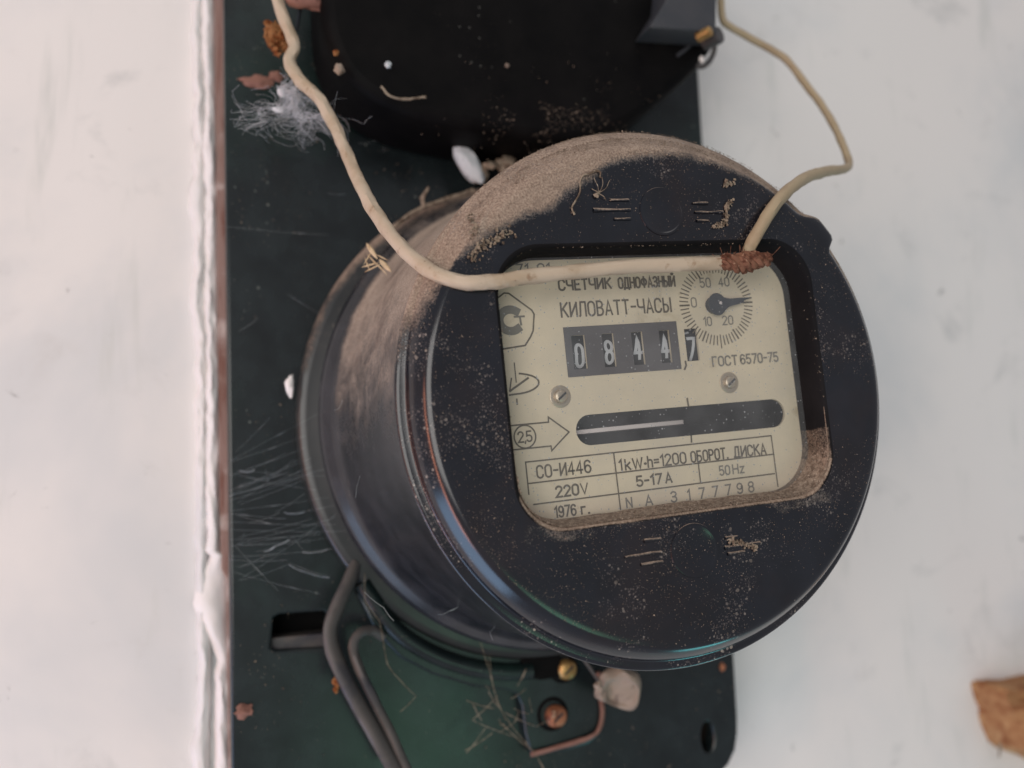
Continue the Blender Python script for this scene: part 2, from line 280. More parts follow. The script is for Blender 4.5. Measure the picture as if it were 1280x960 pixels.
# ------------------------------------------------------------------ stroke lettering (technical stencil-like hand used on instruments)
def arc(cx, cy, rx, ry, a0, a1, n=8): return [(cx+rx*cos(radians(a0+(a1-a0)*i/n)), cy+ry*sin(radians(a0+(a1-a0)*i/n))) for i in range(n+1)]
W = .52; r_ = W/2
def stad(x0=0, x1=W, y0=0, y1=1):
    r = (x1-x0)/2; ry = min(r, (y1-y0)/2); c = (x0+x1)/2
    return arc(c, y1-ry, r, ry, 0, 180)+arc(c, y0+ry, r, ry, 180, 360)+[(x1, y1-ry)]
G = {
 'О': (W, [stad()]), '0': (W, [stad()]), 'O': (W, [stad()]),
 'С': (W, [[(W, .76)]+arc(r_, 1-r_, r_, r_, 10, 180)+arc(r_, r_, r_, r_, 180, 350)+[(W, .24)]]),
 'Ч': (W, [[(0, 1), (0, .66)]+arc(.2, .62, .2, .2, 190, 270)+[(W, .42)], [(W, 1), (W, 0)]]),
 'Е': (.44, [[(.44, 1), (0, 1), (0, 0), (.44, 0)], [(0, .52), (.36, .52)]]),
 'Т': (.5, [[(0, 1), (.5, 1)], [(.25, 1), (.25, 0)]]), 'T': (.5, [[(0, 1), (.5, 1)], [(.25, 1), (.25, 0)]]),
 'И': (W, [[(0, 1), (0, 0)], [(0, .04), (W, .96)], [(W, 1), (W, 0)]]),
 'Й': (W, [[(0, 1), (0, 0)], [(0, .04), (W, .96)], [(W, 1), (W, 0)], arc(r_, 1.28, .12, .1, 190, 350, 6)]),
 'К': (W, [[(0, 1), (0, 0)], [(W, 1), (0, .42)], [(.17, .56), (W, 0)]]),
 'Д': (.56, [[(.06, 0), (.16, 1), (.48, 1), (.48, 0)], [(-.02, -.14), (-.02, 0), (.58, 0), (.58, -.14)]]),
 'Н': (W, [[(0, 1), (0, 0)], [(W, 1), (W, 0)], [(0, .52), (W, .52)]]), 'H': (W, [[(0, 1), (0, 0)], [(W, 1), (W, 0)], [(0, .52), (W, .52)]]),
 'N': (W, [[(0, 0), (0, 1)], [(0, .96), (W, .04)], [(W, 0), (W, 1)]]),
 'Ф': (.66, [stad(0, .66, .22, .84), [(.33, 1.04), (.33, 0)]]),
 'А': (W, [[(0, 0), (r_, 1), (W, 0)], [(.08, .3), (W-.08, .3)]]), 'A': (W, [[(0, 0), (r_, 1), (W, 0)], [(.08, .3), (W-.08, .3)]]),
 'З': (W-.04, [arc(.23, .76, .23, .24, 160, -80)+[(.14, .52)], [(.14, .52)]+arc(.23, .26, .25, .26, 80, -160)]),
 'Ы': (.66, [[(0, 1), (0, 0), (.2, 0)]+arc(.2, .27, .2, .27, -90, 90)+[(0, .54)], [(.62, 1), (.62, 0)]]),
 'Л': (W, [[(0, 0), (.05, .06), (.13, 1), (W, 1), (W, 0)]]),
 'В': (W-.04, [[(0, 0), (0, 1), (.22, 1)]+arc(.22, .77, .22, .23, 90, -90)+[(0, .54)], [(.22, .54)]+arc(.22, .27, .25, .27, 90, -90)+[(0, 0)]]),
 'Г': (.42, [[(0, 0), (0, 1), (.42, 1)]]), 'г': (.34, [[(0, 0), (0, .66), (.32, .66)]]),
 'Б': (W-.02, [[(.42, 1), (0, 1), (0, 0), (.22, 0)]+arc(.22, .28, .26, .28, -90, 90)+[(0, .56)]]),
 'Р': (W-.04, [[(0, 0), (0, 1), (.22, 1)]+arc(.22, .74, .25, .26, 90, -90)+[(0, .48)]]),
 'V': (W, [[(0, 1), (r_, 0), (W, 1)]]), 'W': (.78, [[(0, 1), (.2, 0), (.39, .9), (.58, 0), (.78, 1)]]),
 'z': (.36, [[(0, .68), (.36, .68), (0, 0), (.36, 0)]]), 'k': (.4, [[(0, 1), (0, 0)], [(.38, .68), (0, .3)], [(.12, .42), (.4, 0)]]),
 'h': (.4, [[(0, 1), (0, 0)], [(0, .45)]+arc(.2, .48, .2, .2, 170, 0)+[(.4, 0)]]),
 '=': (.4, [[(0, .62), (.4, .62)], [(0, .36), (.4, .36)]]), '-': (.36, [[(0, .5), (.36, .5)]]), '~': (.36, [[(0, .5), (.36, .5)]]),
 '·': (.12, [[(.0, .4), (.12, .4)], [(.06, .34), (.06, .46)]]), '.': (.1, [[(.02, .02), (.1, .02)]]), ',': (.1, [[(.08, .06), (.02, -.16)]]), ' ': (.2, []),
 '1': (.24, [[(0, .78), (.22, 1), (.22, 0)]]),
 '2': (W, [arc(r_, 1-r_, r_, r_, 170, -25)+[(0, 0), (W, 0)]]),
 '3': (W-.04, [arc(.23, .76, .23, .24, 160, -80)+[(.14, .52)], [(.14, .52)]+arc(.23, .26, .25, .26, 80, -160)]),
 '4': (W, [[(.36, 0), (.36, 1), (0, .28), (W, .28)]]),
 '5': (W, [[(.46, 1), (.04, 1), (.02, .55)]+arc(.25, .31, .27, .31, 110, -150)]),
 '6': (W, [[(W-.03, .84)]+arc(r_, 1-r_, r_, r_, 35, 180)+arc(r_, .3, r_, .3, 180, 360)+arc(r_, .3, r_, .3, 0, 170)]),
 '7': (W, [[(0, 1), (W, 1), (.16, 0)]]),
 '8': (W, [arc(r_, .76, r_-.02, .24, -90, 270, 20), arc(r_, .27, r_, .27, -90, 270, 20)]),
 '9': (W, [[(.03, .16)]+arc(r_, r_, r_, r_, 215, 360)+arc(r_, .7, r_, .3, 0, 360)]),
}
def ribbon(pts, wd, V, Fc, fmap, lift, closed=False):
    P = [Vector(p) for p in pts]
    P = [p for i, p in enumerate(P) if i == 0 or (p-P[i-1]).length > 1e-5]
    if (P[0]-P[-1]).length < 1e-4: P.pop(); closed = True
    n = len(P); b = len(V)
    if not closed:
        d = (P[1]-P[0]).normalized()*wd*.35; P[0] = P[0]-d; d = (P[-1]-P[-2]).normalized()*wd*.35; P[-1] = P[-1]+d
    for i, p in enumerate(P):
        a = P[(i-1) % n] if (closed or i > 0) else None; c = P[(i+1) % n] if (closed or i < n-1) else None
        d0 = (p-a).normalized() if a is not None else None; d1 = (c-p).normalized() if c is not None else None
        if d0 is None: d0 = d1
        if d1 is None: d1 = d0
        n0 = Vector((-d0.y, d0.x)); n1 = Vector((-d1.y, d1.x)); m = n0+n1
        m = m.normalized() if m.length > 1e-3 else n0
        k = wd/2/max(.45, m.dot(n0))
        V.append(fmap(p+m*k, lift)); V.append(fmap(p-m*k, lift))
    for i in range(n if closed else n-1):
        a = b+2*i; c = b+2*((i+1) % n); Fc.append((a, a+1, c+1, c))
PY = 1.30                                         # depth of the dial plate's face
def text_geo(s, x0, x1, z0, h, wd, V, Fc, fmap, gap=.22):
    tot = sum(G[c][0] for c in s)+gap*(len(s)-1); sx = (x1-x0)/tot; x = x0; k = 0
    for ch in s:
        g, st = G[ch]
        for q in st:
            ribbon([(x+a*sx, z0+b_*h) for a, b_ in q], wd, V, Fc, fmap, (k % 5)*.0012); k += 1
        x += (g+gap)*sx
def fplate(p, lift): return (p.x, PY-.010-lift, p.y)
def printing(name, items, parent, wd, m, extra=None):
    V = []; Fc = []
    for it in items: text_geo(*it[:5], it[5] if len(it) > 5 else wd, V, Fc, fplate)
    if extra:
        for q, ww in extra: ribbon(q, ww, V, Fc, fplate, .004+.0012*(len(V) % 3))
    return mesh(name, V, Fc, m, parent, False, MOFF)

# ================================================================== THE SETTING: the wall
def wall_pt(x, z):
    y = 11.4+.10*noise.noise(Vector((x*.12, z*.12, 3)))+.05*noise.noise(Vector((x*.5, z*.35, 8)))
    return (x, y, z)
NX, NZ = 150, 130; V = []; Fc = []
for j in range(NZ+1):
    for i in range(NX+1): V.append(wall_pt(-70+150*i/NX, -65+130*j/NZ))
for j in range(NZ):
    for i in range(NX):
        a = j*(NX+1)+i; Fc.append((a, a+1, a+NX+2, a+NX+1))
tag(mesh('wall', V, Fc, K['wall'], off=Vector((0, 0, 0))), kind='structure')

# ridge of old paint and plaster along the board's left edge
def ridge(name, xs, mat_, label, y0, seed):
    V = []; Fc = []; n = 10; zs = [16-.16*i for i in range(208)]
    for z in zs:
        a, b = xs(z)
        for k in range(n):
            t = k/(n-1); y = y0-(.38+.2*noise.noise(Vector((z*.5, seed, 0))))*sin(pi*min(1, t*1.02))**.6
            V.append((a+(b-a)*t, y+.09*noise.noise(Vector((t*4, z*1.6, seed)))+.07*noise.noise(Vector((t*9, z*5, seed))), z))
    for i in range(len(zs)-1):
        for k in range(n-1): a = i*n+k; Fc.append((a, a+1, a+n+1, a+n))
    return tag(mesh(name, V, Fc, mat_, sharp=60), label, 'plaster ridge')
def nz1(z, s, f=1.0): return noise.noise(Vector((z*f, s, 0)))
def edgeL(z): return -9.75+.0*z
def rx(z):
    e = edgeL(z)-.24; wdt = .42+.12*nz1(z, 2, .35)+.10*nz1(z, 4, 2.3)
    if -7.2 < z < -3.6: wdt += .55*sin(pi*(z+7.2)/3.6)**1.5; 
    if z < -3.9: e = edgeL(z)-.02
    return e-wdt, e+.06
ridge('paint_ridge', rx, K['plaster'], 'lumpy bright white ridge of old paint running down the left edge of the dark board', 11.3, 5)
def rx2(z):
    e = edgeL(z)-.24-.40-.12*nz1(z, 2, .35); wd = .30+.5*max(0, nz1(z, 9, .35))+.12*nz1(z, 14, 1.9); return e-wd, e+.1
ridge('plaster_skim', rx2, K['wall'], 'low uneven skim of whitewash plaster beside the bright white paint ridge', 11.42, 9)

# ================================================================== mounting board
board = empty('mounting_board', (-1.3, 10.5, 0))
tag(board, 'tall glossy dark green-black board fixed to the white wall behind the round meter', 'board')
BO = Vector((-1.3, 10.5, 0))
hole = [at(u, v, 9.5) for u, v in ((342, 772), (349, 768), (404, 764), (410, 768), (410, 806), (405, 810), (344, 813), (339, 809))]
outer = [(edgeL(0), 16), (edgeL(0), -11.4)]
br = at(920, 900, 9.5)
outer += [(7.17+.0, -11.9)][:0]+[(5.7, -12.6), (6.25, -12.5), (6.7, -12.2), (7.0, -11.75), (7.13, -11.2), (7.17, -10.6), (7.17, 16)]
outer[1] = (edgeL(0), -12.6)
holes = [[(p.x, p.z) for p in hole]]
sl = at(885, 922, 9.5); holes.append([(sl.x+.24*cos(2*pi*i/20), sl.z+.52*sin(2*pi*i/20)) for i in range(20)])
curve_shape('panel', [outer]+holes, 9.5, 10.9, K['green'], board, BO, bev=.10)
curve_shape('wood_backing', [[(-10.00, 16), (-9.98, 2), (-9.98, -3), (-9.95, -4.4), (-9.80, -4.7), (-9.80, -12.7), (6.6, -12.7), (6.9, 16)]], 10.92, 11.75, K['wood'], board, BO, bev=.03)
# paler strip painting in the lit lower edge of the cut-out, copper rivet behind the oval hole
q = [at(u, v, 9.9) for u, v in ((338, 797), (412, 790), (412, 812), (338, 817))]
curve_shape('lit_edge_strip', [[(p.x, p.z) for p in q]], 9.75, 10.6, K['cable'], board, BO, bev=.03)
V, Fc = blob_geo((sl.x, 10.55, sl.z), (.3, .25, .55), rough=.1); mesh('copper_rivet', V, Fc, K['copper'], board, True, BO)
curve_shape('dark_cavity_sheet', [[(p.x, p.z) for p in (at(330, 750, 10.8), at(425, 750, 10.8), at(425, 825, 10.8), at(330, 825, 10.8))][::-1]], 10.80, 10.89, K['black'], board, BO)  # black sheet added so the cut-out reads as deep shade
# little smears and stains that stick to the panel
for (u, v, a, b_, k) in ((305, 888, .28, .2, 'chip'), (903, 834, .12, .14, 'copper'), (322, 103, .5, .2, 'chip'), (345, 96, .25, .14, 'chip')):
    p = at(u, v, 9.46); V, Fc = blob_geo((p.x, 9.47, p.z), (a, .10, b_), rough=.5, seed=u); mesh('stain', V, Fc, K[k], board, True, BO)

# ================================================================== THE METER
meter = empty('electricity_meter', (0, 9.5, 0)); meter.rotation_euler = (0, -ROLL, 0)
tag(meter, 'round black bakelite electricity meter with rectangular window and number register, thick with dust', 'electricity meter')
# ---- cover: opening, flat face, rounded rim, lip, drum
N = 384
OC = (0.06, .34)
def opening(t, inset, r=1.15):
    """ray from OC at angle t to a rounded rectangle"""
    x0, x1, z0, z1 = -4.08+inset[0], 4.20-inset[1], -2.80+inset[2], 3.51-inset[3]
    dx, dz = cos(t), sin(t); lo, hi = 0, 8
    for _ in range(26):
        m = (lo+hi)/2; x = OC[0]+dx*m; z = OC[1]+dz*m
        cx = min(max(x, x0+r), x1-r); cz = min(max(z, z0+r), z1-r)
        inside = hypot(x-cx, z-cz) <= r
        if inside: lo = m
        else: hi = m
    return OC[0]+dx*lo, OC[1]+dz*lo
rings = []
def oring(y, ins): rings.append([(*opening(2*pi*k/N, ins), y) for k in range(N)])
oring(1.9, (.15,)*4); oring(1.0, (.10, .10, .12, .08)); oring(.5, (.05,)*4); oring(.10, (.01,)*4); oring(.02, (-.03,)*4); oring(0, (-.09,)*4)
o0 = rings[-1]
def lug(t):
    a = math.degrees(t) % 360
    return max(0, min(1, (a-33.0)/2.2))*max(0, min(1, (46.0-a)/6.0))
def cring(r, y, lg=0, blend=None):
    R = []
    for k in range(N):
        t = 2*pi*k/N; L = lug(t); L = L*L*(3-2*L)
        rr = r+(lg*L)
        if .4 < y < .70 and r < 6.42: u = max(0, min(1, sin(t)*1.5-.15)); rr += (6.44-rr)*.8*u*min(1, (y-.4)/.12)   # seam choked with settled dust
        x, z = rr*cos(t), rr*sin(t)
        if blend is not None: x = o0[k][0]*(1-blend)+x*blend; z = o0[k][1]*(1-blend)+z*blend
        R.append((x, z, y))
    rings.append(R)
for bl in (.12, .25, .4, .55, .7, .85): cring(5.70, 0, 0, bl)
cring(5.70, 0, .15); cring(5.82, .005, .20); cring(5.89, .025, .33); cring(5.95, .065, .35); cring(6.01, .125, .35); cring(6.075, .205, .33); cring(6.14, .29, .30); cring(6.195, .375, .27); cring(6.23, .46, .23)
cring(6.25, .54, .24); cring(6.26, .57, .22); cring(6.31, .59, .18); cring(6.40, .60, .08); cring(6.47, .62, .03); cring(6.50, .66); cring(6.505, .70); cring(6.48, .78); cring(6.42, .82); cring(6.34, .86)
nface = len(rings)
V = []; Fc = []; A = []
for R in rings:
    for k, (x, z, y) in enumerate(R):
        r = hypot(x, z); t = atan2(z, x); deg = math.degrees(t)
        wz = x*SR+z*CR
        ed = 0
        if r > 4.6 and wz > 0:
            up = wz/r
            ed = max(0, min(1.1, (r-(6.12-.62*max(0, up)**1.5-.75*math.exp(-((deg-122)/22)**2)))*1.7))*max(0, min(1, (up+.05)*1.6))
        if 110 < deg < 190 and y > .1: ed += .42*math.exp(-((deg-148)/17)**2)
        if 33 < deg < 50: ed *= .45
        if deg < 40 and y < .5: ed *= max(.25, deg/50)
        if y > .01 and r < 5.5:            # inside the opening: dust on the bottom ledge
            ed = 1.0 if (z < -2.0) else (.5 if z < -1.2 and x > 3.5 else (.14 if z < 2.5 else 0))
        if y <= .01 and z < -2.6 and z > -3.1 and abs(x) < 4.1: ed = .32
        V.append((x, y, z)); A.append(ed)
for i in range(nface-1):
    for k in range(N):
        a = i*N+k; b = i*N+(k+1) % N; Fc.append((a, b, b+N, a+N))
cover = mesh('cover', V, Fc, K['bakelite'], meter, True, MOFF, A, sharp=50)
cover.data.materials.append(K['bakelite_matte'])
for p in cover.data.polygons:
    if p.index < 5*N: p.material_index = 1
# ---- drum side
prof = [(6.34, .86), (6.30, 1.0), (6.33, 1.3), (6.38, 1.9), (6.44, 2.6), (6.50, 3.4), (6.56, 4.3), (6.62, 5.2), (6.68, 6.1), (6.74, 6.7), (6.86, 7.1), (7.02, 7.35), (7.18, 7.5), (7.28, 7.66), (7.30, 7.85), (7.26, 8.05), (7.12, 8.15)]
V, Fc = lathe_geo(prof, n=256, capa=False, capb=False); A = []
for v in V:
    x, y, z = v; wz = (x*SR+z*CR)/hypot(x, z); wx = (x*CR-z*SR)/hypot(x, z)
    d = max(0, min(1, (wz+.30)/.85))*1.0+.06
    if y > 7.2: d = .04+.5*max(0, wz)
    A.append(d)
mesh('drum', V, Fc, K['bakelite_side'], meter, True, MOFF, A, sharp=60)
# ---- base
V, Fc = lathe_geo([(6.6, 8.1), (6.9, 8.75), (7.5, 8.85), (7.68, 8.86), (7.76, 8.92), (7.80, 9.02), (7.80, 9.15), (7.72, 9.28), (7.5, 9.35), (7.3, 9.5)], n=192, capa=False)
mesh('base_ring', V, Fc, K['base'], meter, True, MOFF, [(.22 if hypot(v[0], v[2]) > 7.6 else .02)+.55*max(0, v[2]/7.8) for v in V])
# ---- moulded base plate and terminal cover below
pl = [loc(u, v, 9.1) for u, v in ((446, 742), (470, 790), (500, 822), (540, 843), (590, 858), (634, 863), (646, 868), (652, 882), (656, 916), (664, 944), (700, 941), (735, 930), (750, 918), (757, 900), (756, 850), (790, 800), (640, 700), (500, 700))]
curve_shape('terminal_cover', [[(p.x, p.z) for p in pl]], 9.05, 9.498, K['green'], meter, MOFF, bev=.09)
st = [loc(u, v, 8.98) for u, v in ((748, 840), (751, 868), (753, 892), (748, 912), (736, 922), (712, 930), (682, 938), (664, 943))]
V, Fc = tube_geo(smooth_path([(*p, .12) for p in st]), .15, 8, wob=.3, flat=.6); mesh('shaded_edge_strip', V, Fc, K['chip'], meter, True, MOFF)  # brown tube painting in the shaded edge of the terminal cover
rb = [loc(u, v, 8.95) for u, v in ((452, 728), (490, 782), (530, 812), (580, 832), (630, 840), (664, 838))]
V, Fc = tube_geo(smooth_path([(*p, .27) for p in rb]), .27, 10); mesh('base_rib', V, Fc, K['green'], meter, True, MOFF)
def slotted(name, c, r, m, parent, off, tilt=30, ax=(0, 1, 0), depth=.3):
    V, Fc = lathe_geo([(r*.55, -.02), (r*.8, .03), (r*.97, .12), (r, .22), (r*.96, depth)], c, 28, None); o = mesh(name, V, Fc, m, parent, True, off)
    V, Fc = [], []; d = Vector((cos(radians(tilt)), 0, sin(radians(tilt)))); s = Vector((-d.z, 0, d.x)); c = Vector(c)
    for e in (-1, 1):
        for f in (-1, 1):
            for g in (-.035, .02): V.append(c+d*r*.56*e+s*r*.10*f+Vector((0, g, 0)))
    Fc = [(0, 1, 3, 2), (4, 6, 7, 5), (0, 4, 5, 1), (2, 3, 7, 6), (0, 2, 6, 4), (1, 5, 7, 3)]
    mesh('screw_slot', V, Fc, K['wheel'], o, False, off); return o
def boss(u, v, r, m, Y):
    c = loc(u, v, Y)
    V, Fc = lathe_geo([(r*1.55, .30), (r*1.5, .18), (r*1.12, .15), (r*1.08, .3)], c+Vector((-.08, .12, .06)), 28, None, False, False)
    mesh('screw_recess', V, Fc, K['black'], meter, True, MOFF); slotted('terminal_screw', c, r, m, meter, MOFF, 35)
boss(711, 838, .34, K['brass'], 8.75); boss(698, 897, .36, K['copper'], 8.75)
p = [loc(u, v, 8.9) for u, v in ((652, 822), (700, 818), (702, 846), (676, 850), (655, 846))]
curve_shape('notch_shade', [[(a.x, a.z) for a in p]], 8.85, 9.1, K['black'], meter, MOFF, bev=.05)  # black slab stands in for the shade of a recess

# ---- raised marks and moulding discs on the face
def bar(x0, x1, z, h=.055, mt='bakelite'):
    V = []; Fc = []; n = 14
    for i in range(n+1):
        t = i/n; x = x0+(x1-x0)*t; hh = h*(.7+.5*noise.noise(Vector((x*3, z, 0))))
        for (y, dz) in ((.0, -1), (-.045, -.6), (-.05, .4), (.0, 1)): V.append((x, y+.002, z+dz*hh))
    for i in range(n):
        for k in range(3): a = i*4+k; Fc.append((a, a+1, a+5, a+4))
    o = mesh('raised_mark', V, [f[::-1] for f in Fc], K[mt], meter, True, MOFF, [(.0, .2, .62+.5*noise.noise(Vector((v[0]*4, v[2], 0))), .55)[i % 4] for i, v in enumerate(V)]); 
    return o
for x0, x1, z in ((-1.10, -.62, 4.60), (-1.56, -.60, 4.365), (-1.05, -.62, 4.145), (1.09, 1.52, 4.51), (1.13, 1.92, 4.285), (1.15, 1.48, 4.08),
                  (-1.20, -.76, -3.34), (-1.72, -.78, -3.64), (-1.34, -.78, -3.86), (.92, 1.25, -3.55), (.88, 1.86, -3.77), (.94, 1.40, -3.92)):
    bar(x0, x1, z)
for cx, cz, r in ((.24, 4.32, .55), (.08, -3.72, .585)):
    V, Fc = lathe_geo([(r+.05, .01), (r+.035, -.022), (r, -.030), (r-.03, -.018), (r-.06, -.005), (.01, -.005)], (cx, 0, cz), 64, None, False, True)
    mesh('moulding_disc', V, Fc, K['bakelite'], meter, True, MOFF)

# ---- window glass
gl = [opening(2*pi*k/64, (-.1,)*4) for k in range(64)]
mesh('window_glass', [(x, .74, z) for x, z in gl], [tuple(range(64))], K['glass'], meter, False, MOFF)

# ---- dial plate with real openings
wins = [(-1.90, -1.54), (-1.08, -.76), (-.28, .04), (.50, .80), (1.24, 1.60)]
loops = [circle2(.06, .34, 5.55, 64)]
wl = [[(a, .80), (b, .80), (b, 1.63), (a, 1.63)] for a, b in wins]
slotL = arc(-2.02+.37, -.69, .37, .37, 90, 270, 14)+arc(3.95-.37, -.72, .37, .37, -90, 90, 14)
plate = curve_shape('dial_plate', loops+wl+[slotL], PY, PY+.07, K['dial'], meter, MOFF, smooth=False)
o = curve_shape('register_mask', [[(-2.08, .62), (1.03, .62), (1.03, 1.84), (-2.08, 1.84)]]+wl[:4], PY-.022, PY-.003, K['panel'], plate, MOFF, smooth=False)
inner = lathe_geo([(6.0, 0), (6.0, .01)], (0, 3.7, 0), 48)
mesh('slot_dark_backing', inner[0], inner[1], K['wheel'], meter, False, MOFF)  # dark disc added so the slot looks dark inside
T = .030
ln = [
 ('lettering', [('СЧЕТЧИК', -2.07, -.68, 2.755, .255), ('ОДНОФАЗНЫЙ', -.46, 1.12, 2.745, .255)], .042, 'ink'),
 ('lettering', [('КИЛОВАТТ-ЧАСЫ', -2.08, .94, 2.095, .345)], .040, 'ink'),
 ('lettering', [('ГОСТ', 1.96, 2.68, .625, .235), ('6570-75', 2.80, 3.94, .63, .235)], .036, 'ink2'),
 ('lettering', [('71-01', -3.13, -2.27, 3.185, .235)], .032, 'ink2'),
 ('lettering', [('СО-И446', -3.13, -1.75, -1.70, .285)], .036, 'ink'),
 ('lettering', [('220', -2.70, -2.13, -2.195, .245, .05), ('V', -2.06, -1.88, -2.195, .245, .032)], .04, 'ink'),
 ('lettering', [('1976', -2.78, -2.25, -2.665, .245), ('г.', -2.10, -1.90, -2.665, .245)], .036, 'ink'),
 ('lettering', [('1', -.98, -.92, -1.74, .25), ('kW', -.82, -.36, -1.745, .25), ('·', -.30, -.25, -1.745, .25), ('h=1200', -.20, .86, -1.745, .265), ('ОБОРОТ.', 1.02, 2.08, -1.745, .26), ('ДИСКА', 2.28, 3.22, -1.745, .26)], .036, 'ink'),
 ('lettering', [('5-17', -.56, .12, -2.175, .235), ('A', .24, .40, -2.175, .235)], .040, 'ink'),
 ('lettering', [('50', 1.79, 2.08, -2.155, .225), ('Hz', 2.18, 2.50, -2.155, .225)], .032, 'ink2'),
 ('lettering', [('N', -.90, -.76, -2.655, .23), ('A', -.38, -.20, -2.66, .23)]+[(c, x, x+(.15 if c != '1' else .06), -2.665, .25) for c, x in zip('3177798', (.33, .80, 1.13, 1.52, 1.90, 2.24, 2.58))], .034, 'ink2'),
]
ln = [(a, b, c*1.22, d) for a, b, c, d in ln]
for nm, items, wd, k in ln: printing(nm, items, plate, wd, K[k])
o = printing('table_lines', [], plate, .03, K['ink'], [
 ([(-3.39, -2.05), (-3.39, -1.296), (3.44, -1.296), (3.46, -2.62)], .034), ([(-3.37, -1.80), (3.44, -1.78)], .034), ([(-3.30, -2.30), (3.40, -2.28)], .034),
 ([(-1.10, -1.30), (-1.08, -2.68)], .034), ([(1.20, -1.78), (1.20, -2.28)], .034)])
# figures for the small dial and its ticks
dx, dz = 2.275, 2.232
printing('dial_figures', [('0', 1.54, 1.68, 2.18, .24), ('50', 1.86, 2.16, 2.68, .235), ('40', 2.42, 2.72, 2.69, .22), ('10', 1.84, 2.06, 1.68, .22), ('20', 2.40, 2.70, 1.68, .22)], plate, .034, K['ink2'])
V = []; Fc = []
for k in range(60):
    a = 2*pi*k/60; r1 = 1.075; r0 = .84 if k % 5 else .81
    if k == 45: r1 = 1.15
    ribbon([(dx+r0*cos(a), dz+r0*sin(a)), (dx+r1*cos(a), dz+r1*sin(a))], .030 if k % 10 else .045, V, Fc, fplate, 0)
mesh('dial_ticks', V, Fc, K['ink'], plate, False, MOFF)
# state mark: pentagon outline, C with T inside; laboratory mark oval; class arrow
V = []; Fc = []
ribbon([(-3.95, 2.45), (-3.50, 2.74), (-3.38, 2.73), (-2.84, 2.30), (-2.79, 2.20), (-2.86, 1.80), (-2.94, 1.66), (-3.10, 1.46), (-3.75, 1.40), (-3.9, 1.55), (-4.0, 2.35)], .04, V, Fc, fplate, 0, True)
mesh('state_mark', V, Fc, K['ink'], plate, False, MOFF)
V = []; Fc = []
ribbon(arc(-3.40, 2.08, .28, .26, 50, 310, 18), .20, V, Fc, fplate, 0); ribbon([(-3.30, 2.16), (-3.05, 2.16)], .045, V, Fc, fplate, .002); ribbon([(-3.16, 2.16), (-3.15, 1.96)], .05, V, Fc, fplate, .003)
mesh('state_mark_letters', V, Fc, K['ink2'], plate, False, MOFF)
V = []; Fc = []
ribbon([(-3.32, .80)]+arc(-3.45, .56, .60, .24, 65, -90, 16)+[(-3.62, .31)], .042, V, Fc, fplate, 0); ribbon([(-3.42, 1.06), (-3.42, .60)], .03, V, Fc, fplate, .002)
ribbon([(-3.60, .40), (-3.11, .68)], .05, V, Fc, fplate, .003); ribbon([(-3.60, .42), (-3.53, .70)], .035, V, Fc, fplate, .004); ribbon([(-3.45, .20), (-3.45, .08)], .04, V, Fc, fplate, .001)
mesh('system_symbol', V, Fc, K['ink'], plate, False, MOFF)
V = []; Fc = []
ribbon([(-3.75, -.41), (-2.71, -.41), (-2.70, -.29), (-2.21, -.69), (-2.70, -1.09), (-2.71, -.98), (-3.80, -.98)], .036, V, Fc, fplate, 0)
ribbon(arc(-3.34, -.70, .27, .27, 0, 360, 32), .036, V, Fc, fplate, .003); text_geo('2,5', -3.51, -3.17, -.82, .24, .038, V, Fc, fplate, .12)
mesh('class_arrow', V, Fc, K['ink'], plate, False, MOFF)
V = []; Fc = []
ribbon([(1.10, -.14), (1.11, -.33)], .05, V, Fc, fplate, 0); ribbon([(1.09, -1.09), (1.08, -1.24)], .045, V, Fc, fplate, 0)
ribbon([(1.17, .80), (1.18, .70), (1.12, .60)], .05, V, Fc, fplate, 0)
mesh('index_marks', V, Fc, K['ink'], plate, False, MOFF)
# ---- plate screws
for x in (-2.34, 2.37):
    V, Fc = lathe_geo([(.27, .055), (.27, .03), (.255, .022), (.17, .026), (.165, .0), (.16, -.06), (.13, -.085), (.07, -.09)], (x, PY-.05, .175), 36, None)
    o = mesh('plate_screw', V, Fc, K['screw'], meter, True, MOFF)
    V, Fc = tube_geo([(x-.10, PY-.14, .10), (x+.10, PY-.14, .25)], .028, 6); mesh('screw_slot', V, Fc, K['wheel'], o, False, MOFF)
# ---- number wheels
WR = .80
def wheel(xc, hw, zc, ch, zd, wdt, tall, thick):
    c = Vector((xc, PY+.11+WR, zc))
    V, Fc = lathe_geo([(.2, -hw), (WR-.02, -hw), (WR, -hw+.02), (WR, hw-.02), (WR-.02, hw), (.2, hw)], c, 48, (1, 0, 0))
    o = mesh('number_wheel', V, Fc, K['wheel'], meter, True, MOFF)
    def f(p, lift):
        a = (p.y-zc)/WR; rr = WR+.006+lift
        return (p.x, c.y-rr*cos(a), zc+rr*sin(a))
    V = []; Fc = []; g, st = G[ch]; sx = wdt/g; k = 0
    for s in st:
        q = []
        for i in range(len(s)-1):
            for j in range(5): q.append((s[i][0]+(s[i+1][0]-s[i][0])*j/5, s[i][1]+(s[i+1][1]-s[i][1])*j/5))
        q.append(s[-1])
        ribbon([(xc-wdt/2+.035+a*sx, zd-tall/2+b*tall) for a, b in q], thick, V, Fc, f, k*.0012); k += 1
    if ch == '7':
        ribbon([(xc-.10, zd+.42), (xc+.02, zd+.45)], .05, V, Fc, f, 0)
    mesh('digit', V, Fc, K['digit'], o, False, MOFF)
for (a, b), ch, zd, wd in zip(wins, '08447', (1.14, 1.18, 1.24, 1.23, 1.12), (.18, .19, .18, .18, .18)):
    wheel((a+b)/2+.02, .24, 1.2, ch, zd, wd, .55, .082)
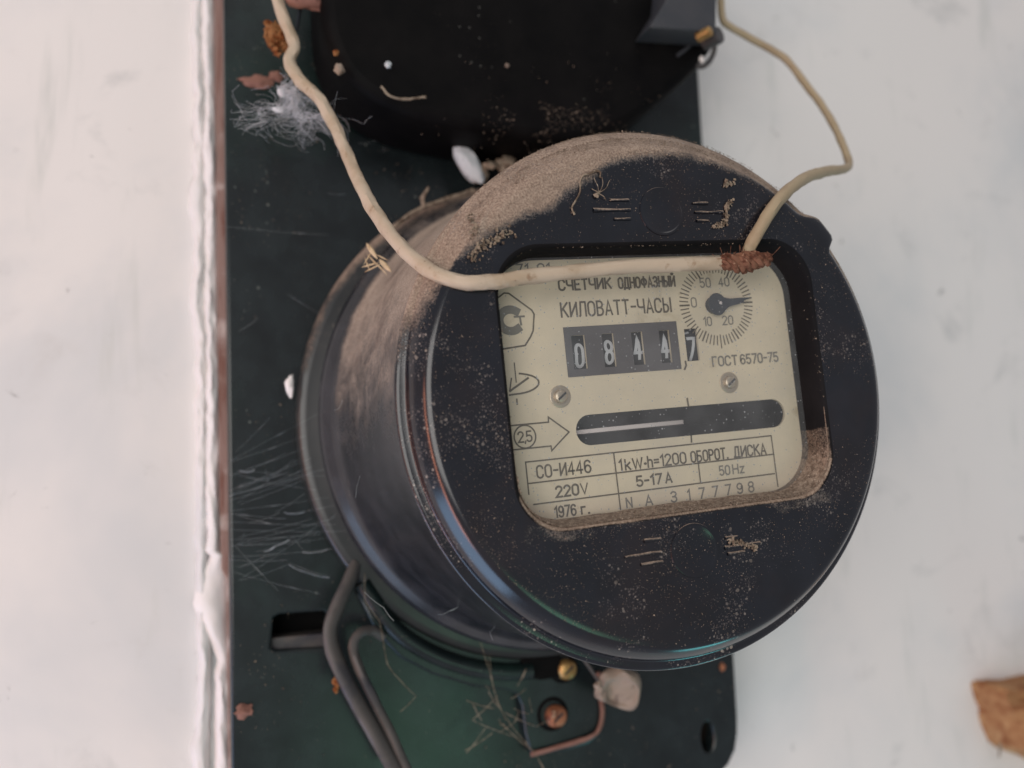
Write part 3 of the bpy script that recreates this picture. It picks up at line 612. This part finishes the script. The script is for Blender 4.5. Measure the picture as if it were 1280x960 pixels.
# ---- rotor disc seen in the slot
V, Fc = lathe_geo([(.3, -.06), (4.55, -.06), (4.60, -.05), (4.60, .05), (4.55, .06), (.3, .06)], (-.1, PY+.42+4.6, -.71), 160, (0, 0, 1))
o = mesh('rotor_disc', V, Fc, K['alu'], meter, True, MOFF, sharp=30)
V = []; Fc = []
for i in range(60):
    a = radians(-90+17.5+i*.9); 
    for z in (-.075, .075): V.append((-.1+4.612*cos(a), PY+.42+4.6+4.612*sin(a), -.71+z))
for i in range(59): Fc.append((2*i, 2*i+2, 2*i+3, 2*i+1))
mesh('disc_mark', V, Fc, K['black'], o, False, MOFF)
# ---- needle
V = []; Fc = []
pts = arc(2.20, 2.20, .26, .29, 35, 325, 26)+[(2.55, 2.12), (2.80, 2.17), (3.02, 2.21), (2.99, 2.25), (3.26, 2.34), (2.9, 2.34), (2.6, 2.33), (2.45, 2.36)]
nd = curve_shape('needle', [pts], 1.13, 1.17, K['needle'], meter, MOFF, bev=.006)
V, Fc = lathe_geo([(.13, 1.18), (.20, 1.19), (.22, 1.25), (.22, 1.30)], (2.16, 0, 2.20), 30); mesh('needle_hub', V, Fc, K['needle'], nd, True, MOFF)
V, Fc = blob_geo((2.30, 1.13, 2.23), (.045, .02, .045), rough=.1); mesh('needle_pivot', V, Fc, K['alu'], nd, True, MOFF)

# the plate and movement sit close behind the glass: bring them forward from the depth they were measured at
PD = .95; KS = (PD-CAMP.y)/(PY-CAMP.y)
CMX, CMZ = CAMP.x*CR+CAMP.z*SR, -CAMP.x*SR+CAMP.z*CR
for o in list(COL.objects):
    if o.type != 'MESH' or o.name.split('.')[0] not in ('dial_plate', 'register_mask', 'slot_dark_backing', 'lettering', 'table_lines', 'dial_figures', 'dial_ticks', 'state_mark', 'state_mark_letters',
        'system_symbol', 'class_arrow', 'index_marks', 'plate_screw', 'number_wheel', 'digit', 'rotor_disc', 'disc_mark', 'needle', 'needle_hub', 'needle_pivot') and not (o.parent and o.parent.name.startswith('plate_screw')): continue
    for v in o.data.vertices:
        v.co = ((CMX+(v.co.x/S-CMX)*KS)*S, v.co.y+(PD-PY)*S, (CMZ+(v.co.z/S-CMZ)*KS)*S)
# ---- grains of dust lying on the cover
def grains(name, n, sampler, m, parent=None, off=None, smin=.008, smax=.022):
    V = []; Fc = []
    while n:
        p = sampler()
        if p is None: continue
        n -= 1; s = random.uniform(smin, smax); s *= random.choice((1, 1, 1, 1.5)); b = len(V)
        for _ in range(4): V.append(p+Vector((random.gauss(0, 1), random.gauss(0, 1), random.gauss(0, 1)))*s*.7)
        Fc += [(b, b+1, b+2), (b, b+2, b+3), (b, b+3, b+1), (b+1, b+3, b+2)]
    o = mesh(name, V, Fc, m, parent, False, off); o['kind'] = 'stuff'; return o
def s_rim():
    t = radians(random.triangular(12, 172, 100)); y = random.random()**1.3*.85
    r = 5.72+.55*min(1, y/.4)**.6+(.22 if y > .55 else 0)
    if noise.noise(Vector((t*14, y*3, 0)))+random.random() < .35: return None
    return Vector((r*cos(t), y-.01, r*sin(t)))
grains('rim_dust', 9000, s_rim, K['dustgrain'], meter, MOFF, .006, .015)
def s_face():
    x, z = random.uniform(-6, 6), random.uniform(-6, 6)
    if hypot(x, z) > 5.85: return None
    if -4.15 < x < 4.27 and -2.87 < z < 3.58: return None
    d = .25+noise.noise(Vector((x*.7, z*.7, 4)))*.8+(.35 if z < -2.5 and x < 1 else 0)+(.3 if x < -3 and z < 0 else 0)
    if random.random() > d: return None
    return Vector((x, -.004, z))
grains('face_dust', 5200, s_face, K['dustgrain'], meter, MOFF, .004, .013)
def s_edge():
    t = random.uniform(0, 2*pi); x, z = opening(t, (0,)*4); dg = math.degrees(t)
    prob = 1 if 205 < dg < 338 else .06
    if random.random() > prob: return None
    y = random.random()*.70; lift = (.02+.22*y)*random.random()*(1 if 205 < dg < 338 else .1)
    x, z = opening(t, (0, 0, 0, 0)); v = Vector((OC[0]-x, OC[1]-z)).normalized()
    return Vector((x+v.x*lift, y-.02, z+v.y*lift))
grains('ledge_dust', 9000, s_edge, K['dustgrain'], meter, MOFF, .008, .018)
# a solid bank of dust behind the grains, sloping up to the glass
V = []; Fc = []; n = 90
for i in range(n+1):
    t = radians(196+(346-196)*i/n); e = min(1, i/12, (n-i)/16); e = e*e*(3-2*e)
    x0, z0 = opening(t, (0,)*4); v = Vector((OC[0]-x0, OC[1]-z0)).normalized()
    for j in range(7):
        y = .03+.115*j; l = e*(.01+.23*(y/1.0)*(1+.25*noise.noise(Vector((i*.2, j*.5, 0)))))-.01
        V.append((x0+v.x*l, y, z0+v.y*l))
for i in range(n):
    for j in range(6): a = i*7+j; Fc.append((a, a+1, a+8, a+7))
o = mesh('dust_bank', V, Fc, K['dustgrain'], meter, True, MOFF)
# crumbs caught on the upper face
def crumbs(P, r, n, parent=meter, off=MOFF, m=None, name='dirt_crumb'):
    V = []; Fc = []
    for _ in range(n):
        i = random.randrange(len(P)-1); t = random.random(); p = Vector(P[i]).lerp(Vector(P[i+1]), t)
        p += Vector((random.gauss(0, r), -abs(random.gauss(0, .02)), random.gauss(0, r)))
        blob_geo(p, random.uniform(.012, .04), V, Fc, 5, 4, .8, seed=_)
    o = mesh(name, V, Fc, m or K['crumb'], parent, False, off); o['kind'] = 'stuff'; return o
crumbs([loc(u, v, -.02) for u, v in ((590, 322), (600, 308), (618, 298), (640, 290))], .06, 130)
crumbs([loc(u, v, -.02) for u, v in ((586, 268), (594, 280), (588, 300))], .04, 40)
crumbs([loc(u, v, -.02) for u, v in ((893, 283), (906, 280), (908, 262), (914, 250))], .035, 90)
crumbs([loc(u, v, -.02) for u, v in ((912, 676), (930, 680), (946, 684))], .04, 80)
crumbs([loc(u, v, -.02) for u, v in ((905, 232), (916, 228))], .05, 30)
# curls of web stuck to the face
def web_curl(P, r, Y=None, name='web_strand', parent=meter, off=MOFF, m='crumb', wob=.03):
    pts = [Vector(p) for p in P]; pts = [Vector(q) for q in smooth_path([tuple(p) for p in pts], 8)]
    pts = [p+Vector((noise.noise(p*5), noise.noise(p*5+Vector((9, 0, 0)))*.4, noise.noise(p*5+Vector((0, 7, 0)))))*wob for p in pts]
    V, Fc = tube_geo([tuple(p) for p in pts], r, 5, wob=.8); return mesh(name, V, Fc, K[m], parent, True, off)
web_curl([loc(u, v, -.03) for u, v in ((718, 268), (716, 258), (724, 242), (727, 222), (740, 216), (750, 214), (751, 222))], .022)
for e in ((740, 236), (757, 250), (742, 222), (753, 221), (762, 226)): web_curl([loc(748, 242, -.05), loc((748+e[0])/2+2, (242+e[1])/2, -.08), loc(*e, -.03)], .010)
V, Fc = blob_geo(loc(746, 244, -.05), (.07, .04, .05), rough=.6); mesh('web_knot', V, Fc, K['crumb'], meter, True, MOFF)

# ================================================================== upper switch housing
housing = empty('fuse_housing', (0, 9.5, 9)); HO = Vector((0, 9.5, 9))
tag(housing, 'black bakelite fuse housing on the board above the round meter, cut by the photo top', 'fuse housing')
hb = [at(u, v, 8.6 if u < 600 else (7.6 if u < 760 else 6.7)) for u, v in ((390, -90), (392, 40), (402, 96), (430, 140), (480, 170), (560, 190), (690, 194), (750, 180), (800, 148), (846, 110), (878, 76), (892, 40), (892, -90))]
hb = smooth_path([(p.x, p.z) for p in hb], 4)
curve_shape('round_body', [hb], 6.4, 9.48, K['black'], housing, HO, bev=.35)
f0 = [at(u, v, 5.4) for u, v in ((812, 34), (895, 40), (897, -60), (838, -60), (832, 2))]
curve_shape('lit_side_block', [[(p.x, p.z) for p in f0][::-1]], 5.4, 7.4, K['slate'], housing, HO, bev=.05)  # paler slate colour paints in the light on this black block's front
g0 = [at(u, v, 7.5) for u, v in ((815, 36), (888, 40), (872, 82), (830, 110))]
curve_shape('block_foot', [[(p.x, p.z) for p in g0][::-1]], 7.3, 9.3, K['black'], housing, HO, bev=.08)
V, Fc = lathe_geo([(.10, 0), (.16, .04), (.17, .2), (.17, .5)], at(889, 38, 5.2), 20, (-.5, 1, -.1)); o = mesh('terminal_screw', V, Fc, K['brass'], housing, True, HO)
V, Fc = lathe_geo([(.26, 0), (.28, .05), (.28, .6)], at(900, 43, 5.6), 20, (-.5, 1, -.1)); mesh('screw_sleeve', V, Fc, K['cable'], housing, True, HO)
V, Fc = tube_geo(smooth_path([(*at(u, v, 6.6), .09) for u, v in ((893, 48), (893, 60), (889, 73), (880, 82), (871, 82), (868, 74), (876, 62))]), .09, 8, wob=.3); mesh('wire_loop', V, Fc, K['cable'], housing, True, HO)
V, Fc = blob_geo(at(877, 74, 6.5), .11, rough=.4); mesh('solder_bead', V, Fc, K['plaster'], housing, True, HO)
V, Fc = tube_geo(smooth_path([(*at(u, v, 6.4), .075) for u, v in ((846, 70), (858, 60), (868, 50), (877, 38), (882, 26))]), .07, 8, wob=.3, flat=.5); mesh('contact_lever', V, Fc, K['slate'], housing, True, HO)
for u, v0, v1, wd in ((374, -20, 38, .10), (411, -20, 60, .14), (466, -20, 44, .07)):
    V, Fc = tube_geo([(*at(u+4, v0, 7.2), wd), (*at(u+1, (v0+v1)/2, 7.3), wd), (*at(u-3, v1, 7.4), wd*.7)], wd, 8, wob=.3, flat=.35); mesh('terminal_strip', V, Fc, K['slate'], housing, True, HO)
V, Fc = blob_geo(at(386, 0, 7.0), (.75, .3, .26), rough=.5, seed=3); mesh('wax_lump', V, Fc, K['chip'], housing, True, HO)
for u, v, r, k in ((424, 87, .15, 'lead'), (485, 81, .10, 'cocoon'), (420, 66, .09, 'ochre'), (634, 82, .07, 'lead')):
    V, Fc = blob_geo(at(u, v, 6.1), r, rough=.3, seed=u); mesh('paint_drip', V, Fc, K[k], housing, True, HO)
web_curl([at(u, v, 6.1) for u, v in ((476, 108), (490, 121), (506, 124), (532, 122))], .035, parent=housing, off=HO, name='dust_string')
def s_house():
    u, v = random.gauss(700, 55), random.gauss(150, 26); p = at(u, v, 6.15+random.random()*.1)
    if noise.noise(Vector((u*.03, v*.03, 0))) < .02: return None
    return p
grains('housing_dust', 500, s_house, K['dustgrain'], housing, HO, .008, .022)

# ================================================================== wires, seal, debris
def thing(o, label, cat, group=None, kind=None): return tag(o, label, cat, group, kind)
wl_ = ((345, -25, 7.4), (347, 0, 7.2), (356, 26, 7.0), (364, 46, 6.9), (368, 60, 6.8), (362, 75, 6.7), (367, 90, 6.55), (380, 106, 6.3), (398, 122, 5.9), (410, 142, 5.5), (426, 175, 4.8), (440, 208, 4.0), (454, 238, 3.3), (472, 270, 2.5), (494, 300, 1.6), (520, 326, .8), (548, 344, .15), (580, 353, -.10), (615, 352, -.18), (660, 346, -.15), (720, 339.5, -.12), (780, 334, -.12), (845, 331, -.12), (902, 329, -.12))
P = smooth_path([(*at(u, v, y), .17) for u, v, y in wl_], 7)
V, Fc = tube_geo(P, .165, 14, wob=.22); thing(mesh('seal_wire', V, Fc, K['wire']), 'long cream wire from the upper left lying across the top of the meter window', 'wire', 'cream wires joined at the rusty knot')
wr = ((934, 326, -.15), (936, 312, -.1), (943, 298, -.2), (957, 274, -.22), (972, 252, -.1), (990, 234, .3), (1010, 221, 1.0), (1035, 214, 2.0), (1056, 211, 3.0), (1061, 204, 3.7), (1055, 185, 4.1), (1043, 158, 4.7), (1026, 130, 5.3), (1006, 104, 5.8), (984, 76, 6.2), (962, 61, 6.4), (938, 48, 6.5), (914, 34, 6.6), (903, 22, 6.7), (900, -20, 6.8))
P = smooth_path([(*at(u, v, y), .155 if y < 3 else .125) for u, v, y in wr], 7)
V, Fc = tube_geo(P, .15, 14, wob=.16); thing(mesh('seal_wire', V, Fc, K['wire2']), 'shorter grimy wire sharply kinked at the right, from the rusty knot to the brass terminal', 'wire', 'cream wires joined at the rusty knot')
V = []; Fc = []     # knot of rusty strands
a0, a1 = at(900, 327, -.2), at(962, 323, -.25)
for k in range(6):
    ph = k*pi/3; pts = []
    for i in range(30):
        t = i/29; p = a0.lerp(a1, t); a = ph+t*8; rr = (.10+.07*sin(pi*t))*(1+.7*noise.noise(Vector((t*5, k, 0))))
        pts.append((p.x, p.y+cos(a)*rr, p.z+sin(a)*rr-.05*sin(pi*t), .07*(.6+.6*sin(pi*t)**.4)))
    tube_geo(pts, .06, 6, V, Fc, wob=.5)
for k in range(70):
    p = a0.lerp(a1, random.random()); d = Vector((random.gauss(0, 1), random.gauss(0, .6), random.gauss(0, 1)))*.11
    tube_geo([tuple(p), tuple(p+d*.9), tuple(p+d*1.6+Vector((.03, 0, .03)))], .007, 4, V, Fc)
thing(mesh('rusty_knot', V, Fc, K['rust']), 'twisted knot of rust brown strands where the two cream wires meet above the small dial', 'wire knot')

def fibers(c, n, L, r, V, Fc, spread=(1, .5, 1), f=1.3, sd=0):
    """strands that follow one slowly turning field, so they bunch and fan like real web"""
    c = Vector(c)
    for k in range(n):
        p = c+Vector((random.gauss(0, .26*L)*spread[0], random.gauss(0, .12*L), random.gauss(0, .24*L)*spread[2])); pts = [tuple(p)]; l = L*random.uniform(.4, 1.4)/10
        base = Vector((random.gauss(0, .55), random.gauss(0, .3), random.gauss(0, .45)))
        for i in range(10):
            q = p*f+Vector((sd, 0, k % 3*.6)); d = Vector((noise.noise(q)*1.6+.25, noise.noise(q+Vector((31, 0, 0)))*.6, noise.noise(q+Vector((0, 0, 47)))*1.6))+base*.35
            p = p+d.normalized()*l; pts.append(tuple(p))
        tube_geo(pts, r*random.uniform(.5, 1.3), 3, V, Fc, caps=False)
V = []; Fc = []
fibers(at(355, 148, 6.8), 170, 1.1, .0028, V, Fc, (1.5, .5, .8)); fibers(at(350, 138, 6.8), 110, .45, .003, V, Fc)
fibers(at(385, 146, 6.2), 90, .9, .0026, V, Fc, (1.5, .5, .5)); blob_geo(at(349, 137, 6.8), (.15, .06, .07), V, Fc, 8, 6, 1.0)
thing(mesh('web_fluff', V, Fc, K['fluff']), 'larger wispy white tuft of cobweb fluff clinging beside the left cream wire', 'cobweb')
V = []; Fc = []
fibers(at(352, 114, 7.0), 120, .42, .004, V, Fc, (.7, .4, 1.2)); blob_geo(at(352, 115, 7.0), (.10, .07, .12), V, Fc, 8, 6, .8)
thing(mesh('web_fluff', V, Fc, K['fluff']), 'small white tuft of cobweb just above the larger fluff and below the ochre lump', 'cobweb')
V = []; Fc = []
for k in range(60):
    t = random.random(); p = at(334+24*random.random()+8*t, 30+34*t, 7.4); blob_geo(p+Vector((random.gauss(0, .09), 0, random.gauss(0, .05))), random.uniform(.06, .15), V, Fc, 7, 5, .9, seed=k)
for k in range(0): tube_geo([tuple(at(338, 40+6*k, 7)), tuple(at(352, 38+6*k, 6.8)), tuple(at(364, 44+5*k, 6.7))], .05, 6, V, Fc, wob=.5)
thing(mesh('ochre_clump', V, Fc, K['ochre']), 'crumbly ochre rust clump behind the bend of the left wire near the top', 'rust clump')
# cocoon and straws
cc = at(585, 202, 8.2); q = Matrix.Rotation(radians(-32), 4, 'Y').to_quaternion()
V, Fc = blob_geo(cc, (.34, .3, .78), n=20, m=16, rough=.14, q=q)
thing(mesh('cocoon', V, Fc, K['cocoon']), 'pale grey white insect cocoon lying on top of the meter base at the back', 'cocoon')
V, Fc = blob_geo(at(613, 207, 8.0), (.24, .15, .12), rough=.3); blob_geo(at(632, 206, 8.2), (.4, .2, .25), V, Fc, rough=.5, seed=4); blob_geo(at(600, 218, 8.2), (.3, .2, .22), V, Fc, rough=.7, seed=6)
thing(mesh('debris_crumb', V, Fc, K['crumb']), 'tan crumb of nest debris to the right of the pale cocoon', 'debris')
V = []; Fc = []
tube_geo(smooth_path([(*at(u, v, 8.3), .07) for u, v in ((488, 288), (510, 270), (530, 259), (560, 248), (592, 238))]), .07, 6, V, Fc, wob=.4)
tube_geo([(*at(530, 260, 8.3), .08), (*at(528, 248, 8.2), .08), (*at(536, 234, 8.1), .04)], .07, 6, V, Fc, wob=.4)
thing(mesh('dry_twig', V, Fc, K['crumb']), 'thin dusty forked twig lying on the upper left of the meter base behind the drum', 'twig')
V = []; Fc = []
def spindle(a, b, r):
    a, b = Vector(a), Vector(b); tube_geo([(*a.lerp(b, t), r*s) for t, s in ((0, .15), (.2, .8), (.45, 1), (.75, .7), (1, .1))], r, 6, V, Fc)
for (a, b, r) in (((458, 304), (472, 324), .07), ((474, 324), (489, 340), .075), ((452, 334), (474, 328), .03), ((456, 340), (476, 330), .025), ((456, 322), (462, 338), .02), ((466, 312), (454, 332), .02), ((470, 318), (486, 326), .02), ((459, 318), (478, 338), .02), ((472, 330), (484, 344), .018)):
    spindle(at(*a, 5.2), at(*b, 5.0), r)
thing(mesh('dead_insect', V, Fc, K['straw']), 'bundle of straw coloured dead insect husks stuck on the dusty drum left of the wire', 'insect husk')
V, Fc = blob_geo(at(363, 482, 8.6), (.13, .1, .28), rough=.5); thing(mesh('paint_flake', V, Fc, K['plaster']), 'small white flake stuck at the left rim of the meter base', 'flake')
V = []; Fc = []
for u, v, r in ((419, 834, .10), (421, 852, .13), (420, 862, .09)): blob_geo(at(u, v, 8.4), (r, r*.8, r*1.2), V, Fc, rough=.3, seed=u+v)
thing(mesh('yellow_crumb', V, Fc, K['ochre']), 'yellow crumbs stuck to the grey cable bend at lower left', 'debris')

# cables at lower left
P = smooth_path([(*at(u, v, y), .27) for u, v, y in ((446, 705, 9.0), (436, 728, 8.8), (423, 756, 8.6), (413, 785, 8.5), (416, 812, 8.5), (430, 846, 8.4), (450, 884, 8.3), (472, 922, 8.2), (500, 975, 8.1))], 6)
V, Fc = tube_geo(P, .27, 12, flat=.7, wob=.08); thing(mesh('supply_cable', V, Fc, K['cable']), 'thick grey cable bending out from under the lower left of the meter base', 'cable', 'grey cables below the meter')
P = smooth_path([(*at(u, v, y), .15) for u, v, y in ((478, 796, 9.0), (466, 788, 8.8), (452, 790, 8.6), (443, 800, 8.5), (442, 815, 8.5), (450, 838, 8.4), (466, 872, 8.3), (488, 916, 8.2), (514, 975, 8.1))], 6)
V, Fc = tube_geo(P, .15, 10, wob=.15); thing(mesh('supply_cable', V, Fc, K['cable']), 'thinner grey cable with a hooked top, right of the thick grey cable', 'cable', 'grey cables below the meter')

# lead seal
seal = empty('lead_seal', at(775, 863, 7.6)); SO_ = at(775, 863, 7.6)
thing(seal, 'dull brown-grey lead seal disc hanging under the bottom rim of the meter', 'seal')
V, Fc = lathe_geo([(.02, .05), (.30, .04), (.42, .02), (.48, -.06), (.60, -.07), (.67, .0), (.70, .16), (.66, .30), (.55, .36), (.1, .36)], SO_, 40, (.12, 1, .28))
V = [v+Vector((noise.noise(v*1.6), noise.noise(v*1.6+Vector((5, 0, 0)))*.8, noise.noise(v*1.6+Vector((0, 5, 0)))))*.26 for v in V]
mesh('seal_disc', V, Fc, K['lead'], seal, True, SO_)
V, Fc = tube_geo(smooth_path([(*at(u, v, 7.7), .05) for u, v in ((728, 822), (738, 836), (746, 848), (752, 856))]), .05, 6); mesh('seal_cord', V, Fc, K['cable'], seal, True, SO_)
V, Fc = blob_geo(at(749, 857, 7.3), (.14, .1, .14), rough=.6); mesh('cord_knot', V, Fc, K['lead'], seal, True, SO_)

# ---- cobwebs
def web(lines, r, label, m='silk', name='cobweb'):
    V = []; Fc = []
    for L in lines:
        pts = [Vector(p) for p in L]; Q = []
        for i in range(len(pts)-1):
            k = max(3, int((pts[i+1]-pts[i]).length*5))
            for j in range(k):
                t = j/k; p = pts[i].lerp(pts[i+1], t); p = p+Vector((0, 0, -.03*sin(pi*t)))+Vector((noise.noise(p*1.5), 0, noise.noise(p*1.5+Vector((3, 3, 3)))))*.015
                Q.append((*p, r*(.7+.9*abs(noise.noise(p*3))+(1.8 if random.random() < .03 else 0))))
        Q.append((*pts[-1], r)); tube_geo(Q, r, 3, V, Fc, caps=False)
    return thing(mesh(name, V, Fc, K[m]), label, 'cobweb', kind='stuff')
L = []
ends = [((288, 575), (428, 500)), ((286, 594), (380, 560)), ((286, 620), (456, 572)), ((288, 625), (380, 596)), ((290, 618), (470, 565)), ((300, 630), (384, 598)), ((286, 652), (420, 656)), ((286, 662), (440, 664)), ((288, 674), (400, 668)),
        ((290, 696), (415, 686)), ((286, 700), (360, 700)), ((320, 690), (366, 674)), ((366, 706), (410, 720)), ((300, 726), (364, 704)), ((290, 612), (330, 596)), ((332, 586), (335, 604)), ((345, 640), (382, 616)), ((360, 642), (424, 630)), ((310, 655), (350, 640)), ((306, 664), (300, 676)), ((366, 672), (382, 690)), ((286, 640), (340, 655)), ((400, 656), (420, 642))]
for a, b in ends: L.append([at(*a, 9.3), at(*b, 8.0)])
for _ in range(22):
    a = (random.uniform(288, 300), random.uniform(560, 730)); b = (random.uniform(330, 420), a[1]+random.gauss(-20, 26)); L.append([at(*a, 9.3), at(*b, 8.4)])
web(L, .0018, 'fan of thin pale cobweb threads stretched between the board left edge and the meter base')
L = []
for (a, b, c_) in (((355, 640), (365, 642), (380, 640)), ((410, 686), (395, 690), (378, 690)), ((330, 690), (345, 682), (362, 674)), ((362, 706), (385, 716), (412, 722)), ((300, 588), (312, 590), (318, 586))):
    L.append([at(*a, 8.6), at(*b, 8.5), at(*c_, 8.5)])
web(L, .006, 'thicker dusty clots hanging in the cobweb left of the meter', 'fluff')
L = []
for a, b, c_ in (((428, 500), (424, 510), (418, 512)), ((450, 595), (446, 608), (444, 622)), ((530, 700), (552, 716), (580, 728)), ((580, 730), (584, 745), (576, 756)), ((576, 756), (560, 764), (548, 768)), ((512, 632), (530, 650), (545, 690)), ((455, 740), (480, 760), (492, 776)), ((620, 780), (612, 790), (616, 800))):
    L.append([at(*a, 5.5), at(*b, 5.2), at(*c_, 5)])
web(L, .006, 'short curled web strands clinging to the shaded side of the drum')
L = []
for a, b, c_ in (((456, 716), (456, 750), (474, 776)), ((474, 776), (484, 830), (500, 850)), ((600, 800), (612, 838), (622, 880)), ((612, 820), (616, 860), (632, 900)), ((622, 880), (640, 908), (660, 930)), ((630, 890), (670, 908), (700, 890)), ((622, 870), (590, 900), (640, 920)), ((500, 850), (520, 870), (500, 890)), ((655, 925), (668, 940), (680, 962))):
    L.append([at(*a, 8.3), at(*b, 8.2), at(*c_, 8.3)])
for _ in range(14):
    a = (random.gauss(630, 16), random.gauss(895, 20)); b = (a[0]+random.gauss(0, 22), a[1]+random.gauss(0, 22)); L.append([at(*a, 8.3), at(*b, 8.3)])
web(L, .012, 'dusty hanging web rags below the meter beside the terminal screws', 'crumb')
L = []
for _ in range(40):
    a = (random.uniform(300, 600), random.uniform(90, 480)); b = (a[0]+random.gauss(0, 30), a[1]+random.gauss(0, 20)); L.append([at(*a, 9.2), at(*b, 9.2)])
web(L[:10], .002, 'faint loose web threads on the dark board above and left of the drum')
# fine dust on the panel
def s_board():
    p = at(random.uniform(285, 915), random.uniform(0, 960), 9.46)
    if not (-9.6 < p.x < 7.0): return None
    if random.random() > .15+noise.noise(Vector((p.x*.4, p.z*.4, 0)))*1.2: return None
    return p
grains('board_dust', 1300, s_board, K['crumb'], board, BO, .008, .022)

# ---- broken wood sticking out of the wall at lower right
F0 = [(1218, 856), (1222, 852), (1238, 850), (1256, 850), (1275, 846), (1330, 838), (1330, 966), (1292, 954), (1275, 944), (1250, 936), (1240, 928), (1232, 910), (1228, 896), (1228, 886), (1222, 874)]
NXW = 26; V = []; Fc = []
ctr = at(1285, 900, 11.2)
def ringw(Y, s, jit):
    for u, v in F0:
        p = at(u, v, 11.2); p = Vector((ctr.x+(p.x-ctr.x)*s, Y, ctr.z+(p.z-ctr.z)*s)); V.append(p+Vector((noise.noise(p*2), noise.noise(p*1.3)*1.4, noise.noise(p*2+Vector((4, 4, 4)))))*jit)
nn = len(F0)
for Y, s, j in ((11.6, 1.0, .0), (11.1, 1.0, .05), (10.6, 1.0, .10), (10.1, .98, .15), (9.8, .90, .28), (9.6, .68, .42), (9.5, .42, .5), (9.45, .2, .4)): ringw(Y, s, j)
for i in range(7):
    for k in range(nn): a = i*nn+k; b = i*nn+(k+1) % nn; Fc.append((a, b, b+nn, a+nn))
Fc.append(tuple(7*nn+k for k in range(nn)))
thing(mesh('broken_wood', V, Fc, K['brokenwood'], sharp=25), 'jagged orange brown end of broken wood projecting from the white wall at lower right', 'wood')
V, Fc = tube_geo([(*at(1250, 930, 10), .06), (*at(1249, 946, 10.2), .03)], .05, 5); thing(mesh('splinter', V, Fc, K['crumb']), 'tiny grey splinter hanging under the broken wood end', 'splinter')
